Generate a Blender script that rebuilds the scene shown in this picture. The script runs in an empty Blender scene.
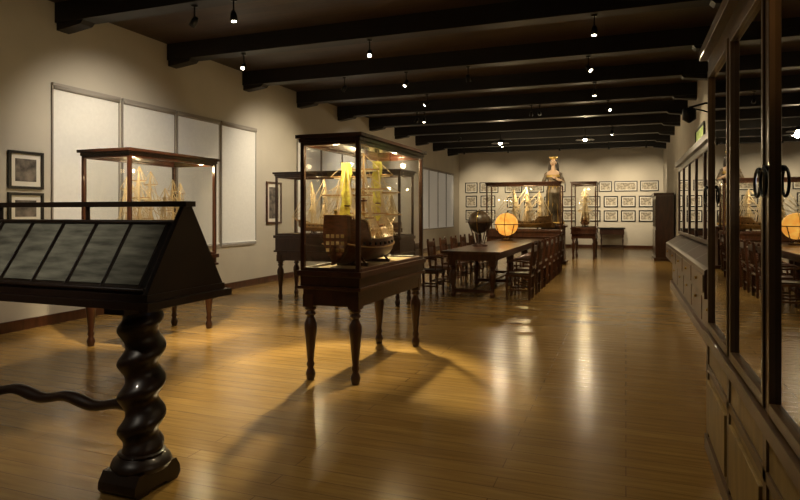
import bpy, math, random
from mathutils import Matrix, Vector
random.seed(4)
S=bpy.context.scene
try:
    S.view_settings.view_transform='Standard'
    S.view_settings.look='None'
except Exception: pass

# ---------------------------------------------------------------- materials
def newmat(n):
    m=bpy.data.materials.new(n); m.use_nodes=True
    nt=m.node_tree; nt.nodes.clear()
    o=nt.nodes.new('ShaderNodeOutputMaterial')
    return m,nt,o
def simple(n,col,rough=.5,metal=0,emit=None,es=0,spec=.5,var=0,scale=8,bump=0,stretch=(1,1,1),coat=0):
    m,nt,o=newmat(n)
    p=nt.nodes.new('ShaderNodeBsdfPrincipled')
    p.inputs['Base Color'].default_value=(*col,1); p.inputs['Roughness'].default_value=rough
    p.inputs['Metallic'].default_value=metal
    p.inputs['Specular IOR Level'].default_value=spec
    p.inputs['Coat Weight'].default_value=coat
    if emit: p.inputs['Emission Color'].default_value=(*emit,1); p.inputs['Emission Strength'].default_value=es
    if var or bump:
        tc=nt.nodes.new('ShaderNodeTexCoord'); mp=nt.nodes.new('ShaderNodeMapping')
        mp.inputs['Scale'].default_value=stretch
        nt.links.new(tc.outputs['Object'],mp.inputs[0])
        nz=nt.nodes.new('ShaderNodeTexNoise'); nz.inputs['Scale'].default_value=scale; nz.inputs['Detail'].default_value=5
        nt.links.new(mp.outputs[0],nz.inputs['Vector'])
        if var:
            r=nt.nodes.new('ShaderNodeValToRGB')
            r.color_ramp.elements[0].position=.3; r.color_ramp.elements[1].position=.7
            r.color_ramp.elements[0].color=(*[c*(1-var) for c in col],1)
            r.color_ramp.elements[1].color=(*[min(1,c*(1+var)) for c in col],1)
            nt.links.new(nz.outputs['Fac'],r.inputs[0]); nt.links.new(r.outputs[0],p.inputs['Base Color'])
        if bump:
            b=nt.nodes.new('ShaderNodeBump'); b.inputs['Strength'].default_value=bump; b.inputs['Distance'].default_value=.02
            nt.links.new(nz.outputs['Fac'],b.inputs['Height']); nt.links.new(b.outputs[0],p.inputs['Normal'])
    nt.links.new(p.outputs[0],o.inputs[0])
    return m
def glassmat(n,tint=(1,1,1),refl=.9):
    m,nt,o=newmat(n)
    t=nt.nodes.new('ShaderNodeBsdfTransparent'); t.inputs[0].default_value=(*tint,1)
    g=nt.nodes.new('ShaderNodeBsdfGlossy'); g.inputs['Roughness'].default_value=.01; g.inputs[0].default_value=(refl,refl,refl,1)
    f=nt.nodes.new('ShaderNodeFresnel'); f.inputs[0].default_value=1.5
    mx=nt.nodes.new('ShaderNodeMixShader')
    nt.links.new(f.outputs[0],mx.inputs[0]); nt.links.new(t.outputs[0],mx.inputs[1]); nt.links.new(g.outputs[0],mx.inputs[2])
    nt.links.new(mx.outputs[0],o.inputs[0]); return m
def plankmat(n,c1,c2,mortar,bw,rh,rough,rot=0,bump=.1,rvar=.1,coat=0):
    m,nt,o=newmat(n)
    tc=nt.nodes.new('ShaderNodeTexCoord'); mp=nt.nodes.new('ShaderNodeMapping'); mp.inputs['Rotation'].default_value=(0,0,rot)
    nt.links.new(tc.outputs['Object'],mp.inputs[0])
    br=nt.nodes.new('ShaderNodeTexBrick'); br.inputs['Scale'].default_value=1
    br.inputs['Color1'].default_value=(*c1,1); br.inputs['Color2'].default_value=(*c2,1); br.inputs['Mortar'].default_value=(*mortar,1)
    br.inputs['Mortar Size'].default_value=.003; br.inputs['Brick Width'].default_value=bw; br.inputs['Row Height'].default_value=rh
    br.offset=.37
    nt.links.new(mp.outputs[0],br.inputs['Vector'])
    mp2=nt.nodes.new('ShaderNodeMapping'); mp2.inputs['Scale'].default_value=(1,14,1); mp2.inputs['Rotation'].default_value=(0,0,rot)
    nt.links.new(tc.outputs['Object'],mp2.inputs[0])
    nz=nt.nodes.new('ShaderNodeTexNoise'); nz.inputs['Scale'].default_value=2.2; nz.inputs['Detail'].default_value=6
    nt.links.new(mp2.outputs[0],nz.inputs['Vector'])
    r=nt.nodes.new('ShaderNodeValToRGB'); r.color_ramp.elements[0].position=.25; r.color_ramp.elements[1].position=.75
    r.color_ramp.elements[0].color=(.68,.64,.58,1); r.color_ramp.elements[1].color=(1.1,1.1,1.1,1)
    nt.links.new(nz.outputs['Fac'],r.inputs[0])
    mu=nt.nodes.new('ShaderNodeMix'); mu.data_type='RGBA'; mu.blend_type='MULTIPLY'; mu.inputs[0].default_value=1
    nt.links.new(br.outputs['Color'],mu.inputs[6]); nt.links.new(r.outputs[0],mu.inputs[7])
    p=nt.nodes.new('ShaderNodeBsdfPrincipled'); p.inputs['Coat Weight'].default_value=coat; p.inputs['Coat Roughness'].default_value=.12
    nt.links.new(mu.outputs[2],p.inputs['Base Color'])
    n2=nt.nodes.new('ShaderNodeTexNoise'); n2.inputs['Scale'].default_value=1.3; nt.links.new(tc.outputs['Object'],n2.inputs['Vector'])
    mr=nt.nodes.new('ShaderNodeMapRange'); mr.inputs[3].default_value=rough-rvar; mr.inputs[4].default_value=rough+rvar
    nt.links.new(n2.outputs['Fac'],mr.inputs[0]); nt.links.new(mr.outputs[0],p.inputs['Roughness'])
    b=nt.nodes.new('ShaderNodeBump'); b.inputs['Strength'].default_value=bump; b.inputs['Distance'].default_value=.004
    ad=nt.nodes.new('ShaderNodeMath'); ad.operation='SUBTRACT'
    nt.links.new(nz.outputs['Fac'],ad.inputs[0]); nt.links.new(br.outputs['Fac'],ad.inputs[1])
    nt.links.new(ad.outputs[0],b.inputs['Height']); nt.links.new(b.outputs[0],p.inputs['Normal'])
    nt.links.new(p.outputs[0],o.inputs[0]); return m

M={}
M['floor']=plankmat('honey_wood_floor',(.39,.245,.078),(.33,.20,.058),(.18,.10,.028),1.9,.14,.215,0,.12,.05,0)
M['ceil']=plankmat('dark_ceiling_boards',(.055,.029,.013),(.034,.018,.008),(.006,.004,.002),2.4,.16,.5,0,.4,.1)
M['beam']=simple('black_beam_wood',(.007,.005,.004),.5,var=.3,scale=3,stretch=(1,8,8))
M['wall']=simple('warm_plaster',(.56,.52,.44),.85,var=.05,scale=1.5,bump=.05)
M['wood']=simple('dark_mahogany',(.040,.013,.006),.30,var=.35,scale=6,stretch=(3,3,.6),bump=.05,coat=.3)
M['woodr']=simple('red_mahogany',(.070,.024,.010),.3,var=.35,scale=6,stretch=(3,3,.6),coat=.3)
M['cabw']=simple('cabinet_walnut',(.075,.040,.016),.32,var=.35,scale=5,stretch=(3,3,.6),coat=.3)
M['wblack']=simple('ebonised_wood',(.016,.007,.004),.38,var=.3,scale=6,coat=.2)
M['olive']=simple('olive_oak',(.24,.16,.055),.38,var=.3,scale=5,stretch=(4,4,1))
M['glass']=glassmat('case_glass',(.98,.98,.96),.70)
M['shade']=simple('shade_fabric_daylight_glow',(.78,.76,.70),.9,emit=(.78,.80,.76),es=.08,var=.03,scale=20)  # faint emission stands in for daylight behind the fabric
M['trimw']=simple('cream_trim',(.34,.31,.27),.7)
M['black']=simple('black_frame',(.012,.010,.009),.35)
M['metal']=simple('black_iron',(.02,.02,.02),.35,metal=.8)
M['brass']=simple('brass',(.55,.38,.12),.3,metal=1)
M['mat']=simple('mat_board',(.75,.72,.64),.9)
M['pageb']=simple('printed_sheet',(.20,.20,.165),.75,var=.55,scale=5,stretch=(1,1,7))
M['art']=simple('engraving_print',(.36,.32,.25),.8,var=.7,scale=14)
M['artg']=simple('green_chart_glow',(.45,.55,.18),.8,var=.5,scale=8,emit=(.6,.75,.2),es=.25)  # self-glow makes the picture look lit
M['artd']=simple('dark_engraving',(.13,.11,.09),.7,var=.8,scale=9)
M['hull']=simple('ship_hull',(.13,.045,.018),.4,var=.4,scale=12,stretch=(1,1,5))
M['hull2']=simple('ship_hull_light',(.30,.17,.07),.45,var=.3,scale=12,stretch=(1,1,5))
M['hulld']=simple('ship_hull_dark',(.05,.025,.015),.45,var=.3,scale=12,stretch=(1,1,5))
M['rope']=simple('rope',(.70,.58,.38),.8)
M['spar']=simple('spar_wood',(.50,.31,.13),.5)
M['yel']=simple('gold_banner',(.90,.74,.14),.7,var=.35,scale=25)
M['sail']=simple('sail_cloth',(.85,.78,.58),.8,var=.1)
M['bed']=simple('case_bed_linen',(.36,.27,.15),.9,var=.08)
M['bulb']=simple('lamp_bulb',(1,1,1),.5,emit=(1,.86,.62),es=30)
M['globe']=simple('lit_globe_shell',(.8,.5,.12),.5,emit=(1,.52,.08),es=1.0,var=.4,scale=5)
M['globed']=simple('terrestrial_globe',(.055,.035,.018),.4,var=.6,scale=4)
M['leather']=simple('chair_leather',(.045,.020,.012),.45)
M['robe']=simple('statue_dark_robe',(.13,.10,.07),.45,var=.6,scale=5,bump=.2)
M['gold']=simple('statue_gilding',(.75,.52,.18),.35,metal=.6)
M['skin']=simple('statue_painted_skin',(.55,.38,.26),.5)
M['hair']=simple('statue_dark_hair',(.02,.013,.010),.5)
M['blue']=simple('blue_reflection',(.40,.46,.58),.7,var=.4,scale=6)  # pale blue imitates window reflections on the cabinet glass
M['white']=simple('reflection_white',(.75,.75,.72),.25)
M['iv']=simple('ivory_figure',(.60,.44,.20),.5,var=.3)
MK=list(M.keys())

nt=M['globe'].node_tree
p=[n for n in nt.nodes if n.type=='BSDF_PRINCIPLED'][0]; r=[n for n in nt.nodes if n.type=='VALTORGB'][0]
nt.links.new(r.outputs[0],p.inputs['Emission Color'])
r.color_ramp.elements[0].color=(.85,.28,.03,1); r.color_ramp.elements[1].color=(1,.55,.10,1)

# ---------------------------------------------------------------- builder
class B:
    def __init__(s): s.v=[];s.f=[];s.mi=[];s.sm=[];s.m=Matrix()
    def add(s,vs,fs,mat,smooth=False):
        o=len(s.v); s.v+=[tuple(s.m@Vector(v)) for v in vs]
        k=MK.index(mat)
        for f in fs: s.f.append([i+o for i in f]); s.mi.append(k); s.sm.append(smooth)
    def box(s,a,b,mat):
        x0,y0,z0=a;x1,y1,z1=b
        s.add([(x0,y0,z0),(x1,y0,z0),(x1,y1,z0),(x0,y1,z0),(x0,y0,z1),(x1,y0,z1),(x1,y1,z1),(x0,y1,z1)],
              [(0,3,2,1),(4,5,6,7),(0,1,5,4),(1,2,6,5),(2,3,7,6),(3,0,4,7)],mat)
    def quad(s,pts,mat): s.add(pts,[tuple(range(len(pts)))],mat)
    def prism(s,poly,axis,a,b,mat):
        def P(u,v,w):
            return {'x':(w,u,v),'y':(u,w,v),'z':(u,v,w)}[axis]
        n=len(poly); vs=[P(u,v,a) for u,v in poly]+[P(u,v,b) for u,v in poly]
        fs=[tuple(range(n)),tuple(range(2*n-1,n-1,-1))]+[(i,(i+1)%n,(i+1)%n+n,i+n) for i in range(n)]
        s.add(vs,fs,mat)
    def tube(s,pts,rad,mat,seg=8,cap=True):
        pts=[Vector(p) for p in pts]; n=len(pts)
        if not isinstance(rad,(list,tuple)): rad=[rad]*n
        vs=[];ref=None
        for i,p in enumerate(pts):
            d=(pts[min(i+1,n-1)]-pts[max(i-1,0)]).normalized()
            if ref is None:
                ref=Vector((0,0,1)) if abs(d.z)<.9 else Vector((1,0,0))
            a=d.cross(ref).normalized(); ref=a.cross(d).normalized()
            for k in range(seg):
                t=2*math.pi*k/seg; vs.append(tuple(p+a*math.cos(t)*rad[i]+ref*math.sin(t)*rad[i]))
        fs=[(i*seg+k,i*seg+(k+1)%seg,(i+1)*seg+(k+1)%seg,(i+1)*seg+k) for i in range(n-1) for k in range(seg)]
        if cap: fs+=[tuple(range(seg))[::-1],tuple(range((n-1)*seg,n*seg))]
        s.add(vs,fs,mat,seg>4)
    def lathe(s,prof,c,mat,seg=16):
        vs=[];n=len(prof)
        for r,z in prof:
            for k in range(seg):
                t=2*math.pi*k/seg; vs.append((c[0]+r*math.cos(t),c[1]+r*math.sin(t),c[2]+z))
        fs=[(i*seg+k,i*seg+(k+1)%seg,(i+1)*seg+(k+1)%seg,(i+1)*seg+k) for i in range(n-1) for k in range(seg)]
        fs+=[tuple(range(seg))[::-1],tuple(range((n-1)*seg,n*seg))]
        s.add(vs,fs,mat,True)
    def sphere(s,c,r,mat,seg=20,ring=12):
        if not isinstance(r,tuple): r=(r,r,r)
        vs=[(c[0],c[1],c[2]-r[2])]
        for i in range(1,ring):
            a=-math.pi/2+math.pi*i/ring
            for k in range(seg):
                t=2*math.pi*k/seg; vs.append((c[0]+r[0]*math.cos(a)*math.cos(t),c[1]+r[1]*math.cos(a)*math.sin(t),c[2]+r[2]*math.sin(a)))
        vs.append((c[0],c[1],c[2]+r[2])); L=len(vs)-1
        fs=[(0,1+(k+1)%seg,1+k) for k in range(seg)]
        for i in range(ring-2):
            fs+=[(1+i*seg+k,1+i*seg+(k+1)%seg,1+(i+1)*seg+(k+1)%seg,1+(i+1)*seg+k) for k in range(seg)]
        o=1+(ring-2)*seg
        fs+=[(o+k,o+(k+1)%seg,L) for k in range(seg)]
        s.add(vs,fs,mat,True)
    def ring(s,c,R,r,mat,axis='z',seg=32,tilt=0):
        pts=[]
        for k in range(seg+1):
            t=2*math.pi*k/seg
            a,b=R*math.cos(t),R*math.sin(t)
            pts.append({'z':(c[0]+a,c[1]+b,c[2]),'x':(c[0],c[1]+a,c[2]+b),'y':(c[0]+a,c[1],c[2]+b)}[axis])
        s.tube(pts,r,mat,6,False)
    def done(s,name,loc=(0,0,0),rz=0,bevel=0):
        me=bpy.data.meshes.new(name)
        used=sorted(set(s.mi)); mp={k:i for i,k in enumerate(used)}
        me.from_pydata(s.v,[],s.f)
        for k in used: me.materials.append(M[MK[k]])
        for p,k,sm in zip(me.polygons,s.mi,s.sm): p.material_index=mp[k]; p.use_smooth=sm
        me.update()
        ob=bpy.data.objects.new(name,me); S.collection.objects.link(ob); ob.location=loc; ob.rotation_euler=(0,0,rz)
        if bevel:
            b=ob.modifiers.new('edge_bevel','BEVEL'); b.width=bevel; b.segments=2; b.limit_method='ANGLE'; b.angle_limit=math.radians(50)
        return ob

XL,XR,YB,YF,ZC=-7.5,1.5,28.0,-1.8,4.5
# ---------------------------------------------------------------- room
def boxobj(n,a,b,mat):
    q=B(); q.box(a,b,mat); return q.done(n)
boxobj('floor',(XL-.2,YF-.2,-.2),(XR+.2,YB+.2,0),'floor')
boxobj('ceiling',(XL-.2,YF-.2,ZC),(XR+.2,YB+.2,ZC+.2),'ceil')
boxobj('wall_left',(XL-.2,YF-.2,0),(XL,YB+.2,ZC),'wall')
boxobj('wall_right',(XR,YF-.2,0),(XR+.2,YB+.2,ZC),'wall')
boxobj('wall_back',(XL,YB,0),(XR,YB+.2,ZC),'wall')
boxobj('wall_front',(XL,YF-.2,0),(XR,YF,ZC),'wall')
boxobj('baseboard_left',(XL,YF,0),(XL+.03,YB-.03,.14),'woodr')
boxobj('baseboard_right',(XR-.03,YF,0),(XR,YB-.03,.14),'woodr')
boxobj('baseboard_back',(XL,YB-.03,0),(XR,YB,.14),'woodr')
beamY=[-.3+2.2*i for i in range(13)]
for y in beamY:
    q=B(); q.box((XL,y-.13,4.22),(XR,y+.13,ZC),'beam')
    for x0,sg in ((XL,1),(XR,-1)):
        q.prism([(x0,4.22),(x0+sg*.5,4.22),(x0+sg*.45,4.17),(x0+sg*.12,4.13),(x0,4.12)],'y',y-.1,y+.1,'beam')
    q.done('ceiling_beam')

wn=1
for g0 in (6.13,12.8,22.0):
    for i in range(4):
        y0=g0+i*1.245; y1=y0+1.15; z0,z1=.92,3.33
        q=B()
        q.box((XL,y0-.02,z0-.04),(XL+.03,y1+.02,z0),'trimw'); q.box((XL,y0-.02,z1),(XL+.05,y1+.02,z1+.04),'trimw')
        q.box((XL,y0-.02,z0),(XL+.03,y0,z1),'trimw'); q.box((XL,y1,z0),(XL+.03,y1+.02,z1),'trimw')
        q.box((XL,y0,z0),(XL+.02,y1,z1),'shade')
        q.tube([(XL+.03,y0,z0+.03),(XL+.03,y1,z0+.03)],.015,'shade',8)
        q.tube([(XL+.035,y0,z1-.02),(XL+.035,y1,z1-.02)],.03,'trimw',8)
        q.done('window_%d'%wn); wn+=1

def picture(c,axis,w,h,art='art',fw=.035,fm='black',mw=.07):
    q=B()
    q.box((-w/2,0,-h/2),(w/2,.012,h/2),'mat')
    q.box((-w/2+mw,.012,-h/2+mw),(w/2-mw,.015,h/2-mw),art)
    for a,b in (((-w/2,0,h/2-fw),(w/2,.035,h/2)),((-w/2,0,-h/2),(w/2,.035,-h/2+fw)),((-w/2,0,-h/2+fw),(-w/2+fw,.035,h/2-fw)),((w/2-fw,0,-h/2+fw),(w/2,.035,h/2-fw))):
        q.box(a,b,fm)
    q.done('framed_picture',c,{'x':-math.pi/2,'-x':math.pi/2,'-y':math.pi}[axis])
picture((XL,5.73,2.12),'x',.5,.50,'artd',.035,'black',.1)
picture((XL,5.73,1.61),'x',.5,.42,'artd',.035,'black',.1)
picture((XL,11.75,1.78),'x',.62,.95,'artd',.045,'woodr',.12)
picture((XR,14.3,3.1),'-x',1.6,.62,'artg',.04,'black',.06)
picture((XR,8.3,3.2),'-x',.8,.6,'artd',.04,'black',.06)
for (x,z,w,h) in [(-6.9,2.75,.6,.5),(-6.05,2.75,.9,.5),(-6.9,2.1,.55,.55),(-6.1,2.1,.7,.55),(-6.9,1.45,.55,.5),(-6.1,1.45,.7,.5)]:
    picture((x,YB,z),'-y',w,h,'art',.045,'black',.08)
for (x,w) in [(-4.9,.8),(-3.9,.8),(-2.95,.8),(-.85,.55),(-.0,.95),(.95,.75)]:
    picture((x,YB,2.72),'-y',w,.46,'art',.045,'black',.08)
for x in (-4.9,-4.1,-3.2,-2.4,-1.35,-.62,.10,.82):
    for z in (2.05,1.42):
        picture((x,YB,z),'-y',.60,.5,'art',.05,'black',.09)

def tleg(q,x,y,z1,r,mat,z0=0):
    H=z1-z0
    prof=[(.55,0),(.62,.03),(.75,.07),(.6,.11),(.42,.14),(.62,.18),(.45,.22),(.52,.27),(.8,.5),(.95,.6),(.9,.66),(.55,.72),(.5,.74),(.85,.77),(.55,.8),(.9,.83),(.7,.85)]
    q.lathe([(a*r,b*H) for a,b in prof],(x,y,z0),mat,14)
    q.box((x-r*.85,y-r*.85,z0+.85*H),(x+r*.85,y+r*.85,z1),mat)

def case(name,x0,x1,y0,y1,zt=2.27,zg=1.02,mat='wood',za=.80):
    q=B(); cx,cy=(x0+x1)/2,(y0+y1)/2; a,b=(x1-x0)/2,(y1-y0)/2
    nx=2 if a*2<1.9 else 3; ny=2 if b*2<1.95 else 3
    r=.064
    for i in range(nx):
        for j in range(ny):
            if 0<i<nx-1 and 0<j<ny-1: continue
            tleg(q,-a+.07+(2*a-.14)*i/(nx-1),-b+.07+(2*b-.14)*j/(ny-1),za,r,mat)
    q.box((-a+.02,-b+.02,za-.10),(a-.02,b-.02,za+.05),mat)
    q.box((-a-.02,-b-.02,za+.05),(a+.02,b+.02,za+.08),mat)
    q.box((-a,-b,za+.08),(a,b,zg-.05),mat)
    q.box((-a-.025,-b-.025,zg-.05),(a+.025,b+.025,zg),mat)
    q.box((-a+.05,-b+.05,zg),(a-.05,b-.05,zg+.012),'bed')
    p=.04
    for sx in (-1,1):
        for sy in (-1,1):
            X=sx*(a-p/2);Y=sy*(b-p/2)
            q.box((X-p/2,Y-p/2,zg),(X+p/2,Y+p/2,zt-.07),mat)
    for sx in (-1,1): 
        X=sx*(a-p/2); q.box((X-p/2,-b+p,zg),(X+p/2,b-p,zg+.03),mat); q.box((X-p/2,-b+p,zt-.10),(X+p/2,b-p,zt-.07),mat)
        q.quad([(sx*(a-p/2),-b+p,zg+.03),(sx*(a-p/2),b-p,zg+.03),(sx*(a-p/2),b-p,zt-.1),(sx*(a-p/2),-b+p,zt-.1)],'glass')
    for sy in (-1,1):
        Y=sy*(b-p/2); q.box((-a+p,Y-p/2,zg),(a-p,Y+p/2,zg+.03),mat); q.box((-a+p,Y-p/2,zt-.10),(a-p,Y+p/2,zt-.07),mat)
        q.quad([(-a+p,sy*(b-p/2),zg+.03),(a-p,sy*(b-p/2),zg+.03),(a-p,sy*(b-p/2),zt-.1),(-a+p,sy*(b-p/2),zt-.1)],'glass')
    for (e,z0_,z1_) in ((.01,zt-.07,zt-.035),(.035,zt-.035,zt)):
        A,Bb=a+e,b+e; w=.06+e
        q.box((-A,-Bb,z0_),(A,-Bb+w,z1_),mat); q.box((-A,Bb-w,z0_),(A,Bb,z1_),mat)
        q.box((-A,-Bb+w,z0_),(-A+w,Bb-w,z1_),mat); q.box((A-w,-Bb+w,z0_),(A,Bb-w,z1_),mat)
    q.quad([(-a+.05,-b+.05,zt-.05),(a-.05,-b+.05,zt-.05),(a-.05,b-.05,zt-.05),(-a+.05,b-.05,zt-.05)],'glass')
    q.done(name,(cx,cy,0),0,.004)

def ship(L,loc,rz,hullm='hull',banners=False,sails=False,H=None,castle=.6,rr=.0032,dk=.13,base=.05,mt=(-.52,-.02,.48),bk=.13):
    q=B(); Bm=L*bk; D=L*dk; H=H or L*.8; n=22; k=7
    def sheer(t): return D*(1+.28*t*t)+(castle*D*max(0,min(1,(-t-.35)/.12)) )+(castle*.45*D*max(0,min(1,(t-.6)/.1)))
    def keel(t): return D*.0+ (D*.75*max(0,(t-.6)/.4)**2) + D*.12*max(0,(-t-.8)/.2)
    def beam(t):
        return Bm*(max(0,1-max(0,(t-.15)/.86)**2.4)) if t>.15 else Bm*(1-.35*((.15-t)/1.15)**2)
    vs=[];fs=[]
    for i in range(n+1):
        t=-1+2*i/n
        zk,zs,b=keel(t),sheer(t),max(beam(t),.004)
        ring=[]
        for j in range(-k,k+1):
            u=abs(j)/k
            xx=b*math.sin(min(1,u*1.25)*math.pi/2)*(1-.12*max(0,u-.7)/.3); zz=zk+(zs-zk)*u**1.6
            ring.append((math.copysign(xx,j),t*L/2,base+zz))
        vs+=ring
    w=2*k+1
    for i in range(n):
        for j in range(w-1): fs.append((i*w+j,i*w+j+1,(i+1)*w+j+1,(i+1)*w+j))
    fs.append(tuple(range(w)))
    q.add(vs,fs,hullm,True)
    dv=[];df=[]
    for i in range(n+1):
        t=-1+2*i/n; z=base+sheer(t)-.022*L/1.2; b=beam(t)*.93
        dv+=[(-b,t*L/2,z),(b,t*L/2,z)]
    for i in range(n): df.append((2*i,2*i+1,2*i+3,2*i+2))
    q.add(dv,df,'spar')
    for sx in (-1,1):
        q.tube([(sx*beam(-1+2*i/n)*.89,(-1+2*i/n)*L/2,base+sheer(-1+2*i/n)) for i in range(n+1)],.006*L,'spar',6)
        q.tube([(sx*(beam(-1+2*i/n)*.99+.002),(-1+2*i/n)*L/2,base+D*(.62+.25*(-1+2*i/n)**2)) for i in range(n)],.006*L,'spar',6)
        for i in range(8):
            t=-.75+i*.17; q.box((sx*beam(t)*.985-.008,t*L/2-.012*L,base+D*(.72+.2*t*t)),(sx*beam(t)*.985+.008,t*L/2+.012*L,base+D*(.84+.2*t*t)),'black')
    for t in (-.45,.4):
        y=t*L/2; q.box((-Bm*.8,y-.015,0),(Bm*.8,y+.015,.03),'wood'); 
        for sx in (-1,1): q.tube([(sx*Bm*.7,y,.02),(sx*Bm*.45,y,base+D*.25)],.012,'wood',6)
        q.box((-.02,y-.015,.0),(.02,y+.015,base+.01),'wood')
    masts=[(mt[0],.86),(mt[1],1.0),(mt[2],.95)]
    tops=[]
    for t,hf in masts:
        y=t*L/2; z0=base+D*.6; zt=base+D+(H-D-base)*hf
        q.tube([(0,y,z0),(0,y,z0+(zt-z0)*.55),(0,y,zt)],[.014*L,.011*L,.006*L],'spar',8)
        tops.append((y,zt))
        q.lathe([(.004,0),(.03*L,.012),(.03*L,.02),(.004,.022)],(0,y,z0+(zt-z0)*.48),'hull',10)
        for fz,wf in ((.36,.24),(.62,.18),(.83,.12)):
            z=z0+(zt-z0)*fz; hw=min(L*wf,.26) 
            a=.35
            q.tube([(-hw*math.cos(a),y-hw*math.sin(a),z),(0,y,z),(hw*math.cos(a),y+hw*math.sin(a),z)],[.005*L,.008*L,.005*L],'spar',6)
            # furled sail roll along the yard
            q.tube([(-hw*.8*math.cos(a),y-hw*.8*math.sin(a)+.006,z-.012),(0,y+.008,z-.016),(hw*.8*math.cos(a),y+hw*.8*math.sin(a)+.006,z-.012)],[.007*L,.012*L,.007*L],'sail',6)
            if sails:
                zz=z0+(zt-z0)*(fz-.2)
                vs=[];
                for i in range(5):
                    for j in range(5):
                        u=-1+2*j/4; vv=i/4; bl=.05*L*math.sin(math.pi*vv)*(1-.4*u*u)
                        vs.append((u*hw*.9*math.cos(a),y+u*hw*.9*math.sin(a)+bl+.01,z+(zz-z)*vv))
                q.add(vs,[(i*5+j,i*5+j+1,i*5+j+6,i*5+j+5) for i in range(4) for j in range(4)],'sail',True)
            for sx in (-1,1): q.tube([(sx*hw*math.cos(a),y+sx*hw*math.sin(a),z),(0,y,z+(zt-z0)*.17)],rr*.7,'rope',4)
        for sx in (-1,1):
            e=[]
            for i in range(5):
                dy=(-.09+.045*i)*L*.8
                p0=(sx*beam(t)*.95,y+dy,base+sheer(t)); p1=(0,y,z0+(zt-z0)*.52)
                e.append((p0,p1)); q.tube([p0,p1],rr,'rope',4)
            for i in range(4):
                q.tube([(sx*beam(t)*.95,y+(-.05-.04*i)*L,base+sheer(t)),(0,y,z0+(zt-z0)*(.8+.06*i))],rr*.8,'rope',4)
            for r_ in range(1,12):
                f=r_/13
                A=Vector(e[0][0]).lerp(Vector(e[0][1]),f);Z=Vector(e[4][0]).lerp(Vector(e[4][1]),f)
                q.tube([A,Z],rr*.6,'rope',4)
        if banners:
            hh=(zt-z0)
            if abs(t)>.3:
                pts=[];N=12
                for i in range(N+1):
                    z=z0+hh*(.99-.70*i/N); wv=.012*math.sin(i*1.1)
                    w=.045*(1 if i<N else .3)
                    pts+=[( -w+wv,y-.03-w*.5,z),(w+wv,y-.03+w*.5,z)]
                q.add(pts,[(2*i,2*i+1,2*i+3,2*i+2) for i in range(N)],'yel',True)
    bt=(0,L/2*1.26,base+D*1.9)
    q.tube([(0,L/2*.85,base+D*1.15),bt],[.010*L,.004*L],'spar',6)
    for fz in (1,.82,.65,.5): q.tube([(0,L/2*(1.0+.26*fz),base+D*(1.35+.55*fz)),(0,tops[2][0],tops[2][1]*fz)],rr,'rope',4)
    for a_,b_ in ((2,1),(1,0)):
        for f1,f2 in ((.3,.9),(.6,1),(.2,.62),(.45,.78)):
            q.tube([(0,tops[a_][0],max(base+D*1.3,tops[a_][1]*f1)),(0,tops[b_][0],tops[b_][1]*f2)],rr,'rope',4)
    q.tube([(0,-L/2*.98,base+sheer(-1)),(0,tops[0][0],tops[0][1])],rr,'rope',4)
    zs=base+D*.55
    for j in range(3):
        for i in range(4):
            x=(-.6+.4*i)*Bm*.62; q.box((x-.012*L,-L/2-.006,zs+j*.28*D),(x+.012*L,-L/2+.004,zs+j*.28*D+.14*D),'iv')
    q.box((-.006,-L/2-.05*L,base+.01),(.006,-L/2,base+D*.8),hullm)
    q.lathe([(.003,0),(.014,.01),(.018,.04),(.004,.055)],(0,-L/2*.99,base+sheer(-1)),'brass',8)
    q.done('ship_model',loc,rz)

case('ship_display_case',-2.82,-2.22,4.87,6.67,2.27,1.02)
ship(1.36,(-2.52,5.67,1.032),0,'hull',banners=True,H=1.13,castle=.75,rr=.0048,dk=.17,base=.03,mt=(-.62,-.06,.50),bk=.15)
case('ship_display_case',-5.9,-5.18,5.2,6.72,2.28,1.0)
ship(.74,(-5.50,5.68,1.012),0,'hulld',H=1.10,rr=.006,dk=.14)
ship(.56,(-5.58,6.34,1.012),0,'hull',H=.98,rr=.006,dk=.15)
case('ship_display_case',-5.9,-3.5,9.3,10.0,2.28,1.15)
ship(1.05,(-5.1,9.65,1.162),math.pi/2,'hull2',H=1.0,rr=.006)
ship(.75,(-4.0,9.65,1.162),math.pi/2,'hull',H=.88,rr=.006,sails=True)
case('ship_display_case',-3.87,-1.72,17.5,18.2,2.45,1.05,'woodr')
ship(1.5,(-2.75,17.85,1.062),math.pi/2,'hull2',H=1.25,rr=.009)
case('ship_display_case',-1.72,-.92,20.8,22.4,2.6,1.05,'woodr')
ship(1.1,(-1.32,21.6,1.062),math.pi,'hull',H=1.35,rr=.009)

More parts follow.
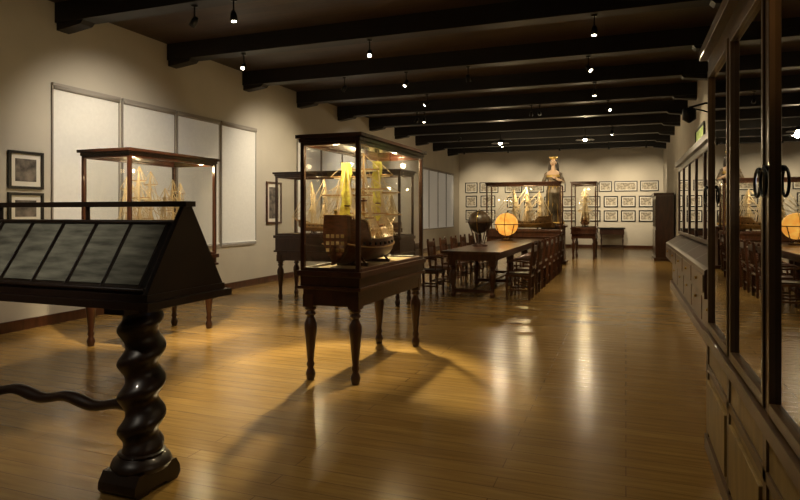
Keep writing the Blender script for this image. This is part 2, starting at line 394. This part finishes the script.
# ---------------------------------------------------------------- lectern stand
q=B()
x0,x1=-4.45,-2.256; yf,yb=2.38,2.98; ym=(yf+yb)/2
q.box((x0-.05,yf-.04,1.06),(x1+.04,yb+.04,1.10),'wblack')
q.box((x0-.02,yf-.01,1.10),(x1+.01,yb+.01,1.135),'wblack')
for xe in (x0,x1-.03):
    q.prism([(yf,1.135),(yb,1.135),(ym+.03,1.585),(ym-.03,1.585)],'x',xe,xe+.03,'wblack')
def slope(f,off):
    y=yf+.02+(ym-.05-yf-.02)*f; z=1.14+(1.50-1.14)*f
    return y,z
for side in (1,-1):
    def P(x,f,o=0):
        y,z=slope(f,0); yy=y-o*.8; zz=z+o*.6
        if side<0: yy=2*ym-yy
        return (x,yy,zz)
    q.quad([P(x0+.03,0),P(x1-.03,0),P(x1-.03,1),P(x0+.03,1)],'wblack')
    N=8; wd=(x1-x0-.16)/N
    for i in range(N):
        a=x0+.08+i*wd+.012; b=a+wd-.024
        q.quad([P(a,.10,.006),P(b,.10,.006),P(b,.95,.006),P(a,.95,.006)],'pageb')
    q.quad([P(x0+.03,.03,.016),P(x1-.03,.03,.016),P(x1-.03,.97,.016),P(x0+.03,.97,.016)],'glass')
    for i in range(N+1):
        a=x0+.08+i*wd
        q.tube([P(a,.03,.016),P(a,.97,.016)],.004,'wblack',6)
    q.tube([P(x0+.03,.02,.012),P(x1-.03,.02,.012)],.014,'wblack',8); q.tube([P(x0+.03,.98,.012),P(x1-.03,.98,.012)],.010,'wblack',8)
q.box((x0-.02,ym-.04,1.585),(x1+.02,ym+.04,1.615),'wblack')
for i in range(1,3):
    xx=x0+(x1-x0)*i/3; q.tube([(xx,ym,1.48),(xx,ym,1.59)],.012,'wblack',8)
for cx in (-2.58,-4.15):
    n=130; seg=22; vs=[]; fs=[]
    for i in range(n+1):
        f=i/n; z=.20+f*.80; th=f*2*math.pi*4.2
        env=min(1,f*12,(1-f)*12); ox,oy=.022*env*math.cos(th),.022*env*math.sin(th); R=.110
        for k in range(seg):
            t=2*math.pi*k/seg; vs.append((cx+ox+R*math.cos(t),ym+oy+R*math.sin(t),z))
    for i in range(n):
        for k in range(seg): fs.append((i*seg+k,i*seg+(k+1)%seg,(i+1)*seg+(k+1)%seg,(i+1)*seg+k))
    q.add(vs,fs,'wblack',True)
    q.lathe([(.08,0),(.12,.01),(.12,.04),(.10,.05),(.125,.07)],(cx,ym,.99),'wblack',20)
    q.lathe([(.15,0),(.165,.03),(.15,.06),(.12,.075),(.13,.09),(.10,.10)],(cx,ym,.11),'wblack',20)
    q.prism([(ym-.15,0),(ym-.08,0),(ym-.06,.02),(ym+.06,.02),(ym+.08,0),(ym+.15,0),(ym+.175,.03),(ym+.17,.07),(ym+.14,.12),(ym-.14,.12),(ym-.17,.07),(ym-.175,.03)],'x',cx-.14,cx+.12,'wblack')
    q.box((cx-.07,ym-.2,1.0),(cx+.07,ym+.2,1.06),'wblack')
pts=[];rad=[]
for i in range(60):
    f=i/59; x=-2.62+(-4.11+2.62)*f
    pts.append((x,ym,.43+.016*math.sin(f*22))); rad.append(.033+.005*math.cos(f*22))
q.tube(pts,rad,'wblack',12)
q.done('lectern_stand',(0,0,0),0,.004)

# ---------------------------------------------------------------- table, chairs
q=B(); tx0,tx1,ty0,ty1=-3.15,-2.15,10.7,16.6
q.box((tx0-.05,ty0-.05,.80),(tx1+.05,ty1+.05,.85),'woodr')
q.box((tx0+.05,ty0+.05,.68),(tx1-.05,ty1-.05,.80),'woodr')
for y in (ty0+.14,12.7,14.6,ty1-.14):
    for x in (tx0+.13,tx1-.13): tleg(q,x,y,.68,.075,'woodr')
    q.box((tx0+.13,y-.03,.08),(tx1-.13,y+.03,.14),'woodr')
q.box((-2.68,ty0+.14,.085),(-2.61,ty1-.14,.135),'woodr')
q.done('dining_table',(0,0,0),0,.006)
def chair(x,y,rz):
    q=B(); m='woodr'
    for sx in (-1,1):
        tleg(q,sx*.20,.20,.43,.028,m)
        q.prism([(-.22,0),(-.18,0),(-.19,.45),(-.25,.98),(-.285,.98),(-.23,.45)],'x',sx*.20-.02,sx*.20+.02,m)
        q.box((sx*.20-.012,-.20,.16),(sx*.20+.012,.2,.19),m)
        q.tube([(sx*.22,-.2,.68),(sx*.23,.05,.70),(sx*.23,.2,.67)],.018,m,8); q.tube([(sx*.22,.17,.44),(sx*.23,.17,.68)],.016,m,8)
    q.box((-.23,-.23,.41),(.23,.23,.45),m); q.box((-.2,-.19,.45),(.2,.22,.475),'leather')
    q.box((-.2,.19,.22),(.2,.21,.27),m); q.box((-.2,-.205,.16),(.2,-.19,.19),m)
    q.box((-.2,-.285,.86),(.2,-.245,.97),m); q.box((-.2,-.26,.56),(.2,-.225,.60),m)
    for i in range(4): 
        xx=-.12+.08*i; q.tube([(xx,-.24,.59),(xx,-.262,.87)],[.014,.01],m,8)
    for sx in (-1,1): q.sphere((sx*.2,-.268,1.0),.025,m,10,6)
    q.done('dining_chair',(x,y,0),rz,.003)
for i in range(7):
    y=10.95+.86*i
    chair(-1.80,y,math.pi/2); chair(-3.50,y,-math.pi/2)
def globe(x,y,zc,R,mat,z0,name):
    q=B()
    q.lathe([(.16,0),(.17,.02),(.12,.04),(.04,.05),(.03,max(.055,(zc-R-z0)*.6)),(.04,max(.058,(zc-R-z0)*.8)),(.03,max(.06,zc-R-z0-.005)),(.02,max(.062,zc-R-z0))],(0,0,0),'wood',18)
    c=(0,0,zc-z0); q.sphere(c,R,mat,32,20)
    q.ring(c,R+.02,.009,'brass','x'); 
    vs=[];fs=[];sg=36
    for k in range(sg):
        t=2*math.pi*k/sg
        for rr_,zz in ((R+.015,-.01),(R+.06,-.01),(R+.06,.01),(R+.015,.01)): vs.append((rr_*math.cos(t),rr_*math.sin(t),c[2]+zz))
    for k in range(sg):
        for j in range(4): fs.append((k*4+j,k*4+(j+1)%4,((k+1)%sg)*4+(j+1)%4,((k+1)%sg)*4+j))
    q.add(vs,fs,'wood')
    for k in range(4):
        t=math.pi/4+k*math.pi/2
        q.tube([((R+.04)*math.cos(t),(R+.04)*math.sin(t),c[2]),((R*.8)*math.cos(t),(R*.8)*math.sin(t),c[2]-R*.85),(.1*math.cos(t),.1*math.sin(t),.03)],.012,'wood',6)
    q.done(name,(x,y,z0))
globe(-2.87,15.4,1.26,.29,'globe',.85,'illuminated_globe')
globe(-2.90,12.5,1.36,.24,'globed',.85,'terrestrial_globe')

# ---------------------------------------------------------------- figurehead statue
q=B(); px,py=-2.09,18.95
q.box((-.42,-.36,0),(.42,.36,.10),'wood'); q.box((-.34,-.28,.10),(.34,.28,1.11),'wood'); q.box((-.40,-.34,1.11),(.40,.34,1.19),'wood')
q.done('statue_pedestal',(px,py,0),0,.01)
q=B(); seg=28
def loft(prof,mat,foldz=1.05,amp=.07):
    vs=[]
    for i,(z,a,b,o) in enumerate(prof):
        for k in range(seg):
            t=2*math.pi*k/seg; fold=1+(amp*math.sin(7*t+z*2) if z<foldz else 0)
            vs.append((a*fold*math.cos(t),o+b*fold*math.sin(t),z))
    fs=[(i*seg+k,i*seg+(k+1)%seg,(i+1)*seg+(k+1)%seg,(i+1)*seg+k) for i in range(len(prof)-1) for k in range(seg)]
    fs+=[tuple(range(seg))[::-1],tuple(range((len(prof)-1)*seg,len(prof)*seg))]
    q.add(vs,fs,mat,True)
loft([(0,.25,.20,0),(.12,.27,.21,0),(.35,.24,.19,0),(.6,.21,.17,0),(.85,.205,.165,0),(1.0,.19,.15,0),(1.12,.145,.115,0),(1.2,.14,.11,-.005),(1.32,.165,.13,-.02),(1.42,.185,.125,-.01)],'robe')
loft([(1.42,.185,.125,-.01),(1.49,.20,.11,0),(1.55,.14,.08,0),(1.59,.065,.06,0),(1.66,.052,.052,-.01),(1.72,.05,.05,-.015)],'skin')
loft([(1.10,.152,.12,0),(1.13,.158,.126,0),(1.17,.150,.118,0)],'gold',0)
loft([(1.37,.187,.137,-.015),(1.41,.195,.137,-.01),(1.44,.19,.125,-.01)],'gold',0)
loft([(.02,.285,.225,0),(.08,.29,.23,0)],'gold')
q.sphere((0,-.02,1.80),(.078,.095,.115),'skin',20,14)
q.tube([(0,-.11,1.82),(0,-.13,1.79),(0,-.11,1.775)],[.012,.018,.012],'skin',8)
q.sphere((0,-.103,1.745),(.028,.015,.01),'hull',10,6)
for sx in (-1,1):
    q.sphere((sx*.033,-.10,1.82),(.014,.01,.009),'hair',8,6); q.sphere((sx*.078,-.01,1.795),(.015,.025,.035),'skin',8,6)
    q.tube([(sx*.035,.05,1.88),(sx*.095,.05,1.78),(sx*.11,.05,1.62),(sx*.12,.05,1.48)],[.05,.045,.04,.02],'hair',10)
q.sphere((0,.03,1.85),(.098,.098,.09),'hair',16,10)
q.lathe([(.085,0),(.10,.04),(.115,.08),(.06,.07),(.03,.05)],(0,.0,1.89),'gold',16)
for sx,el,ha in ((-1,(-.29,-.02,1.20),(-.10,-.22,1.22)),(1,(.28,-.04,1.22),(.08,-.20,1.34))):
    sh=(sx*.18,0,1.46)
    q.tube([sh,el],[.065,.05],'robe',12); q.tube([el,ha],[.05,.034],'skin',12); q.sphere(sh,.07,'robe',12,8); q.sphere(el,.052,'robe',12,8)
    hx=Vector(ha); d=(hx-Vector(el)).normalized()
    q.tube([hx,hx+d*.07],[.034,.04],'skin',10)
    for j in range(4):
        b0=hx+d*.06+Vector((0,-.005,-.025+.017*j)); q.tube([b0,b0+d*.04,b0+d*.06+Vector((0,.02,0))],[.01,.009,.007],'skin',6)
    q.tube([hx+d*.02+Vector((0,0,.03)),hx+d*.05+Vector((0,-.01,.055))],[.011,.008],'skin',6)
for k in range(9):
    t=math.pi*(-.1-.1*k); q.tube([(.165*math.cos(t),.12*math.sin(t),1.1),(.245*math.cos(t),.195*math.sin(t),.02)],[.015,.03],'gold' if k in (2,4,6) else 'robe',6)
o=q.done('figurehead_statue',(px,py,1.19)); o.scale=(1.1,1.1,1.06)

# ---------------------------------------------------------------- right foreground cabinet
q=B(); cx0,cx1=.31,1.30; cy0,cy1=.0,2.70; zt=2.21; zg=1.08; zb=.64
W='cabw'
q.box((cx0,cy0,zb),(cx1,cy1,zg-.05),'olive')
q.box((cx0-.015,cy0-.02,zg-.04),(cx1,cy1+.015,zg),W); q.box((cx0-.012,cy0-.015,zb-.04),(cx1,cy1+.012,zb+.02),W)
q.box((cx0-.006,cy0,zg-.16),(cx1,cy1+.004,zg-.13),W)
q.box((cx0,cy0,zt-.09),(cx1,cy1,zt-.04),W); q.box((cx0-.03,cy0-.03,zt-.04),(cx1,cy1+.03,zt),W)
q.box((cx1-.03,cy0,zg),(cx1,cy1,zt-.09),'olive')
nd=5; dw=(cy1-cy0)/nd
for i in range(nd+1):
    y=cy0+i*dw; y=min(max(y,cy0+.02),cy1-.02)
    q.box((cx0,y-.02,zg),(cx0+.035,y+.02,zt-.09),W)
    q.box((cx0-.006,y-.02,zb+.02),(cx0+.01,y+.02,zg-.05),W)
for i in range(nd):
    a=cy0+i*dw+.024; b=cy0+(i+1)*dw-.024
    for l,r_,z0_,z1_ in ((a,a+.018,zg+.006,zt-.095),(b-.018,b,zg+.006,zt-.095),(a+.018,b-.018,zg+.006,zg+.035),(a+.018,b-.018,zt-.125,zt-.095)):
        q.box((cx0-.005,l,z0_),(cx0+.02,r_,z1_),W)
    q.quad([(cx0+.008,a+.018,zg+.035),(cx0+.008,b-.018,zg+.035),(cx0+.008,b-.018,zt-.125),(cx0+.008,a+.018,zt-.125)],'glass')
    q.box((cx0-.010,a+.02,zb+.05),(cx0,b-.02,zg-.19),'olive')
    yk=b-.01 if i%2==0 else a+.01
    q.ring((cx0-.014,yk,1.62),.032,.004,'metal','x',20); q.sphere((cx0-.010,yk,1.652),.008,'metal',10,6)
for y in (cy0+.015,cy1-.015):
    q.box((cx1-.08,y-.015,zg),(cx1-.03,y+.015,zt-.09),W)
    q.quad([(cx0+.035,y,zg),(cx1-.08,y,zg),(cx1-.08,y,zt-.09),(cx0+.035,y,zt-.09)],'glass')
for y in (cy0+.1,1.35,cy1-.09):
    tleg(q,cx0+.08,y,zb-.04,.06,W); tleg(q,cx1-.10,y,zb-.04,.06,W)
q.box((cx0+.18,cy0+.06,1.66),(cx1-.03,cy1-.06,1.672),'glass')
q.box((cx0+.05,cy0+.06,zg),(cx1-.03,cy1-.06,zg+.008),'blue')
q.quad([(cx0+.14,.9,zg+.02),(cx0+.14,2.5,zg+.02),(cx0+.55,2.5,1.42),(cx0+.55,.9,1.42)],'blue')  # slanted sheet added in place of bluish window reflections
q.done('glass_display_cabinet',(0,0,0),0,.002)
q=B(); q.lathe([(.02,0),(.07,.008),(.11,.02),(.12,.025),(.11,.028),(.02,.012)],(0,0,0),'white',28)  # plate added to stand in for a white reflection
o=q.done('reflection_plate',(.66,2.5,1.80)); o.rotation_euler=(0,math.radians(-60),math.radians(30))
for (x,y,s) in ((.62,2.2,.8),(.72,1.75,.8),(.85,1.2,.9),(.95,2.4,.9)):
    q=B(); q.lathe([(.05*s,0),(.06*s,.02*s),(.11*s,.12*s),(.12*s,.18*s),(.07*s,.26*s),(.04*s,.30*s),(.06*s,.34*s),(.05*s,.33*s)],(0,0,0),'iv',20)
    q.done('ceramic_vase',(x,y,1.673))

# ---------------------------------------------------------------- mid right wall cabinet
q=B(); a0,a1=7.25,14.0; W='wood'
q.box((.88,a0,.0),(1.46,a1,.12),'woodr'); 
q.box((.93,a0+.04,.12),(1.46,a1-.04,.62),'woodr')
q.prism([(.80,.62),(1.46,.62),(1.46,1.12),(1.12,1.12),(.80,.92)],'y',a0,a1,W)
n=5
for i in range(n):
    l=a0+.1+i*(a1-a0-.2)/n; r_=l+(a1-a0-.2)/n-.08
    q.quad([(.84,l,.951),(.84,r_,.951),(1.08,r_,1.101),(1.08,l,1.101)],'leather')
    q.box((.79,l,.67),(.80,r_,.87),'woodr'); q.sphere((.785,(l+r_)/2,.78),.018,'brass',10,6)
    q.box((.915,l,.17),(.93,r_,.57),'woodr'); q.sphere((.905,(l+r_)/2,.4),.018,'brass',10,6)
u0,u1,x=8.3,13.8,1.02; zc_=2.50
q.box((x,u0,1.12),(1.46,u1,1.18),W); q.box((x-.05,u0-.05,zc_),(1.46,u1+.05,zc_+.10),W); q.box((x,u0,zc_-.10),(1.46,u1,zc_),W); q.box((1.43,u0,1.18),(1.46,u1,zc_-.10),W)
for i in range(6):
    y=u0+.03+i*(u1-u0-.06)/5; q.box((x,y-.05,1.18),(x+.05,y+.05,zc_-.10),W)
q.quad([(x+.02,u0,1.18),(x+.02,u1,1.18),(x+.02,u1,zc_-.1),(x+.02,u0,zc_-.1)],'glass')
q.quad([(x+.05,u0+.03,1.18),(1.43,u0+.03,1.18),(1.43,u0+.03,zc_-.1),(x+.05,u0+.03,zc_-.1)],'glass')
q.box((x+.08,u0+.05,1.74),(1.43,u1-.05,1.76),W)
for i in range(15):
    y=u0+.25+i*.36
    for z in (1.18,1.76):
        s=1.0+.5*random.random()
        q.lathe([(.05*s,0),(.03*s,.05*s),(.06*s,.14*s),(.03*s,.24*s),(.04*s,.28*s),(.01*s,.33*s)],(1.22,y,z),random.choice(['iv','iv','brass','hull']),10)
q.done('wall_cabinet',(0,0,0),0,.005)
q=B(); q.box((.85,21.0,0),(1.44,23.0,.1),W); q.box((.9,21.04,.1),(1.44,22.96,2.1),W); q.box((.84,20.98,2.1),(1.44,23.02,2.2),W)
for i in range(2): q.box((.885,21.1+i*.95,.2),(.9,21.95+i*.95,1.0),'woodr'); q.box((.885,21.1+i*.95,1.1),(.9,21.95+i*.95,2.0),'artd')
q.done('tall_cupboard',(0,0,0),0,.005)
q=B(); q.box((-1.1,27.3,.86),(-.02,27.8,.92),'black'); q.box((-1.06,27.35,.62),(-.06,27.75,.86),'wood')
for x in (-1.0,-.12):
    for y in (27.4,27.7): tleg(q,x,y,.62,.04,'wood')
q.done('console_table')

q=B(); q.box((-.02,-.12,-.15),(0,.12,.15),'metal'); q.tube([(0,0,.1),(-.25,0,.14),(-.5,0,.08)],.018,'metal',8); q.tube([(0,0,-.1),(-.3,0,.02),(-.5,0,.08)],.012,'metal',8)
q.lathe([(.02,0),(.10,-.02),(.11,-.05),(.11,-.2),(.05,-.24),(.02,-.26)],(-.5,0,.08),'metal',12)
q.done('wall_lantern',(XR,11.2,3.25))

# ---------------------------------------------------------------- lamps
def spotfix(x,y,tgt,energy,angle=50,blend=.6,col=(1,.80,.52),z=4.22,size=.06):
    p=Vector((x,y,z-.20)); d=(Vector(tgt)-p).normalized()
    q=B(); q.tube([(0,0,.20),(0,0,.03)],.010,'metal',8); q.lathe([(.04,0),(.045,.015)],(0,0,.185),'metal',12)
    a=-d*.06; b=d*.07
    q.tube([a,a*.3,b],[.025,.040,.048],'metal',14)
    q.tube([b,b+d*.004],.030,'bulb',14)
    q.done('ceiling_spotlight',p)
    L=bpy.data.lights.new('spot_lamp','SPOT'); L.energy=energy; L.color=col; L.spot_size=math.radians(angle); L.spot_blend=blend; L.shadow_soft_size=size
    o=bpy.data.objects.new('spot_lamp',L); S.collection.objects.link(o); o.location=p+d*.10
    o.rotation_euler=d.to_track_quat('-Z','Y').to_euler()
W1=(1,.79,.47)
spotfix(-3.7,8.5,(-2.75,5.9,.9),2000,36,.5,(1,.81,.44),size=.12)
spotfix(-1.5,6.3,(-2.7,5.7,1.2),480,42,.5,W1)
spotfix(-4.6,6.3,(-4.2,6.2,0),520,36,.7,W1)
spotfix(-3.9,4.1,(-5.5,6.0,1.1),1200,40,.6,W1)
spotfix(-6.0,8.5,(-5.4,5.9,1.2),450,44,.5,W1)
spotfix(-3.9,10.7,(-5.0,9.6,1.5),420,50,.6,W1)
spotfix(-2.7,10.7,(-2.7,12.8,.8),380,60,.7,W1)
spotfix(-4.2,12.9,(-7.5,11.7,2.0),230,70,.9,W1)
spotfix(-2.2,15.1,(-2.7,17.5,1.5),450,50,.7,W1)
for y,e in ((1.9,110),(6.3,260),(10.7,210),(15.1,210),(19.5,220)):
    spotfix(-5.2,y,(-7.5,y+.8,1.9),e,90,1,(1,.87,.69))
for x in (-6.2,-4.4,-2.4,-.6,.7):
    spotfix(x,23.9,(x,28,2.1),500,55,.8,(1,.81,.54))
spotfix(-2.0,15.1,(-2.09,18.95,2.5),700,26,.6,W1)
for x,y,e in ((-.4,8.5,170),(-.6,12.9,250),(-.4,19.5,280),(-5.0,15.1,170),(-1.0,4.1,110),(-4.2,21.7,200)):  # wide downlights added to brighten the floor
    spotfix(x,y,(x-.1,y-.2,0),e,105,1,W1,size=.12)
spotfix(-.4,15.1,(1.3,13.6,2.9),150,60,.8,W1)
spotfix(-.6,10.7,(1.2,9.6,1.7),110,50,.8,W1)
spotfix(-3.3,-.3,(-3.4,2.5,1.3),210,36,.8,(1,.88,.70))  # unseen spot added to brighten the lectern pages
spotfix(-.9,1.9,(.9,1.8,1.2),80,60,.8,(1,.83,.55))
for x in (-3.84,-1.19):
    q=B(); q.tube([(0,0,.37),(0,0,.08)],.012,'metal',8)
    q.lathe([(.03,.1),(.06,.09),(.28,-.02),(.29,-.03),(.27,-.025),(.04,.06)],(0,0,0),'metal',20); q.sphere((0,0,-.01),.06,'bulb',14,8)
    q.done('pendant_lamp',(x,19.5,3.85))
    L=bpy.data.lights.new('pendant_bulb','POINT'); L.energy=50; L.color=(1,.78,.48); L.shadow_soft_size=.08
    o=bpy.data.objects.new('pendant_bulb',L); S.collection.objects.link(o); o.location=(x,19.5,3.72)
def pt(x,y,z,e,c=(1,.76,.40),s=.03):  # point lights added to brighten case and cabinet interiors, without fixtures
    L=bpy.data.lights.new('case_fill_light','POINT'); L.energy=e; L.color=c; L.shadow_soft_size=s
    o=bpy.data.objects.new('case_fill_light',L); S.collection.objects.link(o); o.location=(x,y,z)
pt(-2.75,17.65,2.3,28); pt(-1.32,21.2,2.45,20)
pt(-2.52,5.0,2.12,10); pt(-2.52,6.5,2.12,12); pt(-5.30,5.35,2.14,11); pt(-5.30,6.55,2.14,11)
pt(-5.1,9.42,2.12,11); pt(-4.0,9.42,2.12,11)
pt(.70,2.3,2.08,7,(1,.70,.34)); pt(.70,1.4,2.08,7,(1,.70,.34)); pt(.55,1.9,1.60,4,(.75,.84,1))  # cool point added for the bluish light low in the cabinet
for y in (8.8,10.2,11.6,13.0): pt(1.12,y,2.36,8,(1,.72,.36))

w=bpy.data.worlds.new('world'); S.world=w; w.use_nodes=True
w.node_tree.nodes['Background'].inputs[0].default_value=(.02,.02,.025,1)

# ---------------------------------------------------------------- camera
c=bpy.data.cameras.new('camera'); c.sensor_width=36; c.lens=27.0; c.shift_y=-37/800
o=bpy.data.objects.new('camera',c); S.collection.objects.link(o)
o.location=(0,0,1.55); o.rotation_euler=(math.radians(90),0,math.radians(20.63)); c.clip_start=.02
S.camera=o
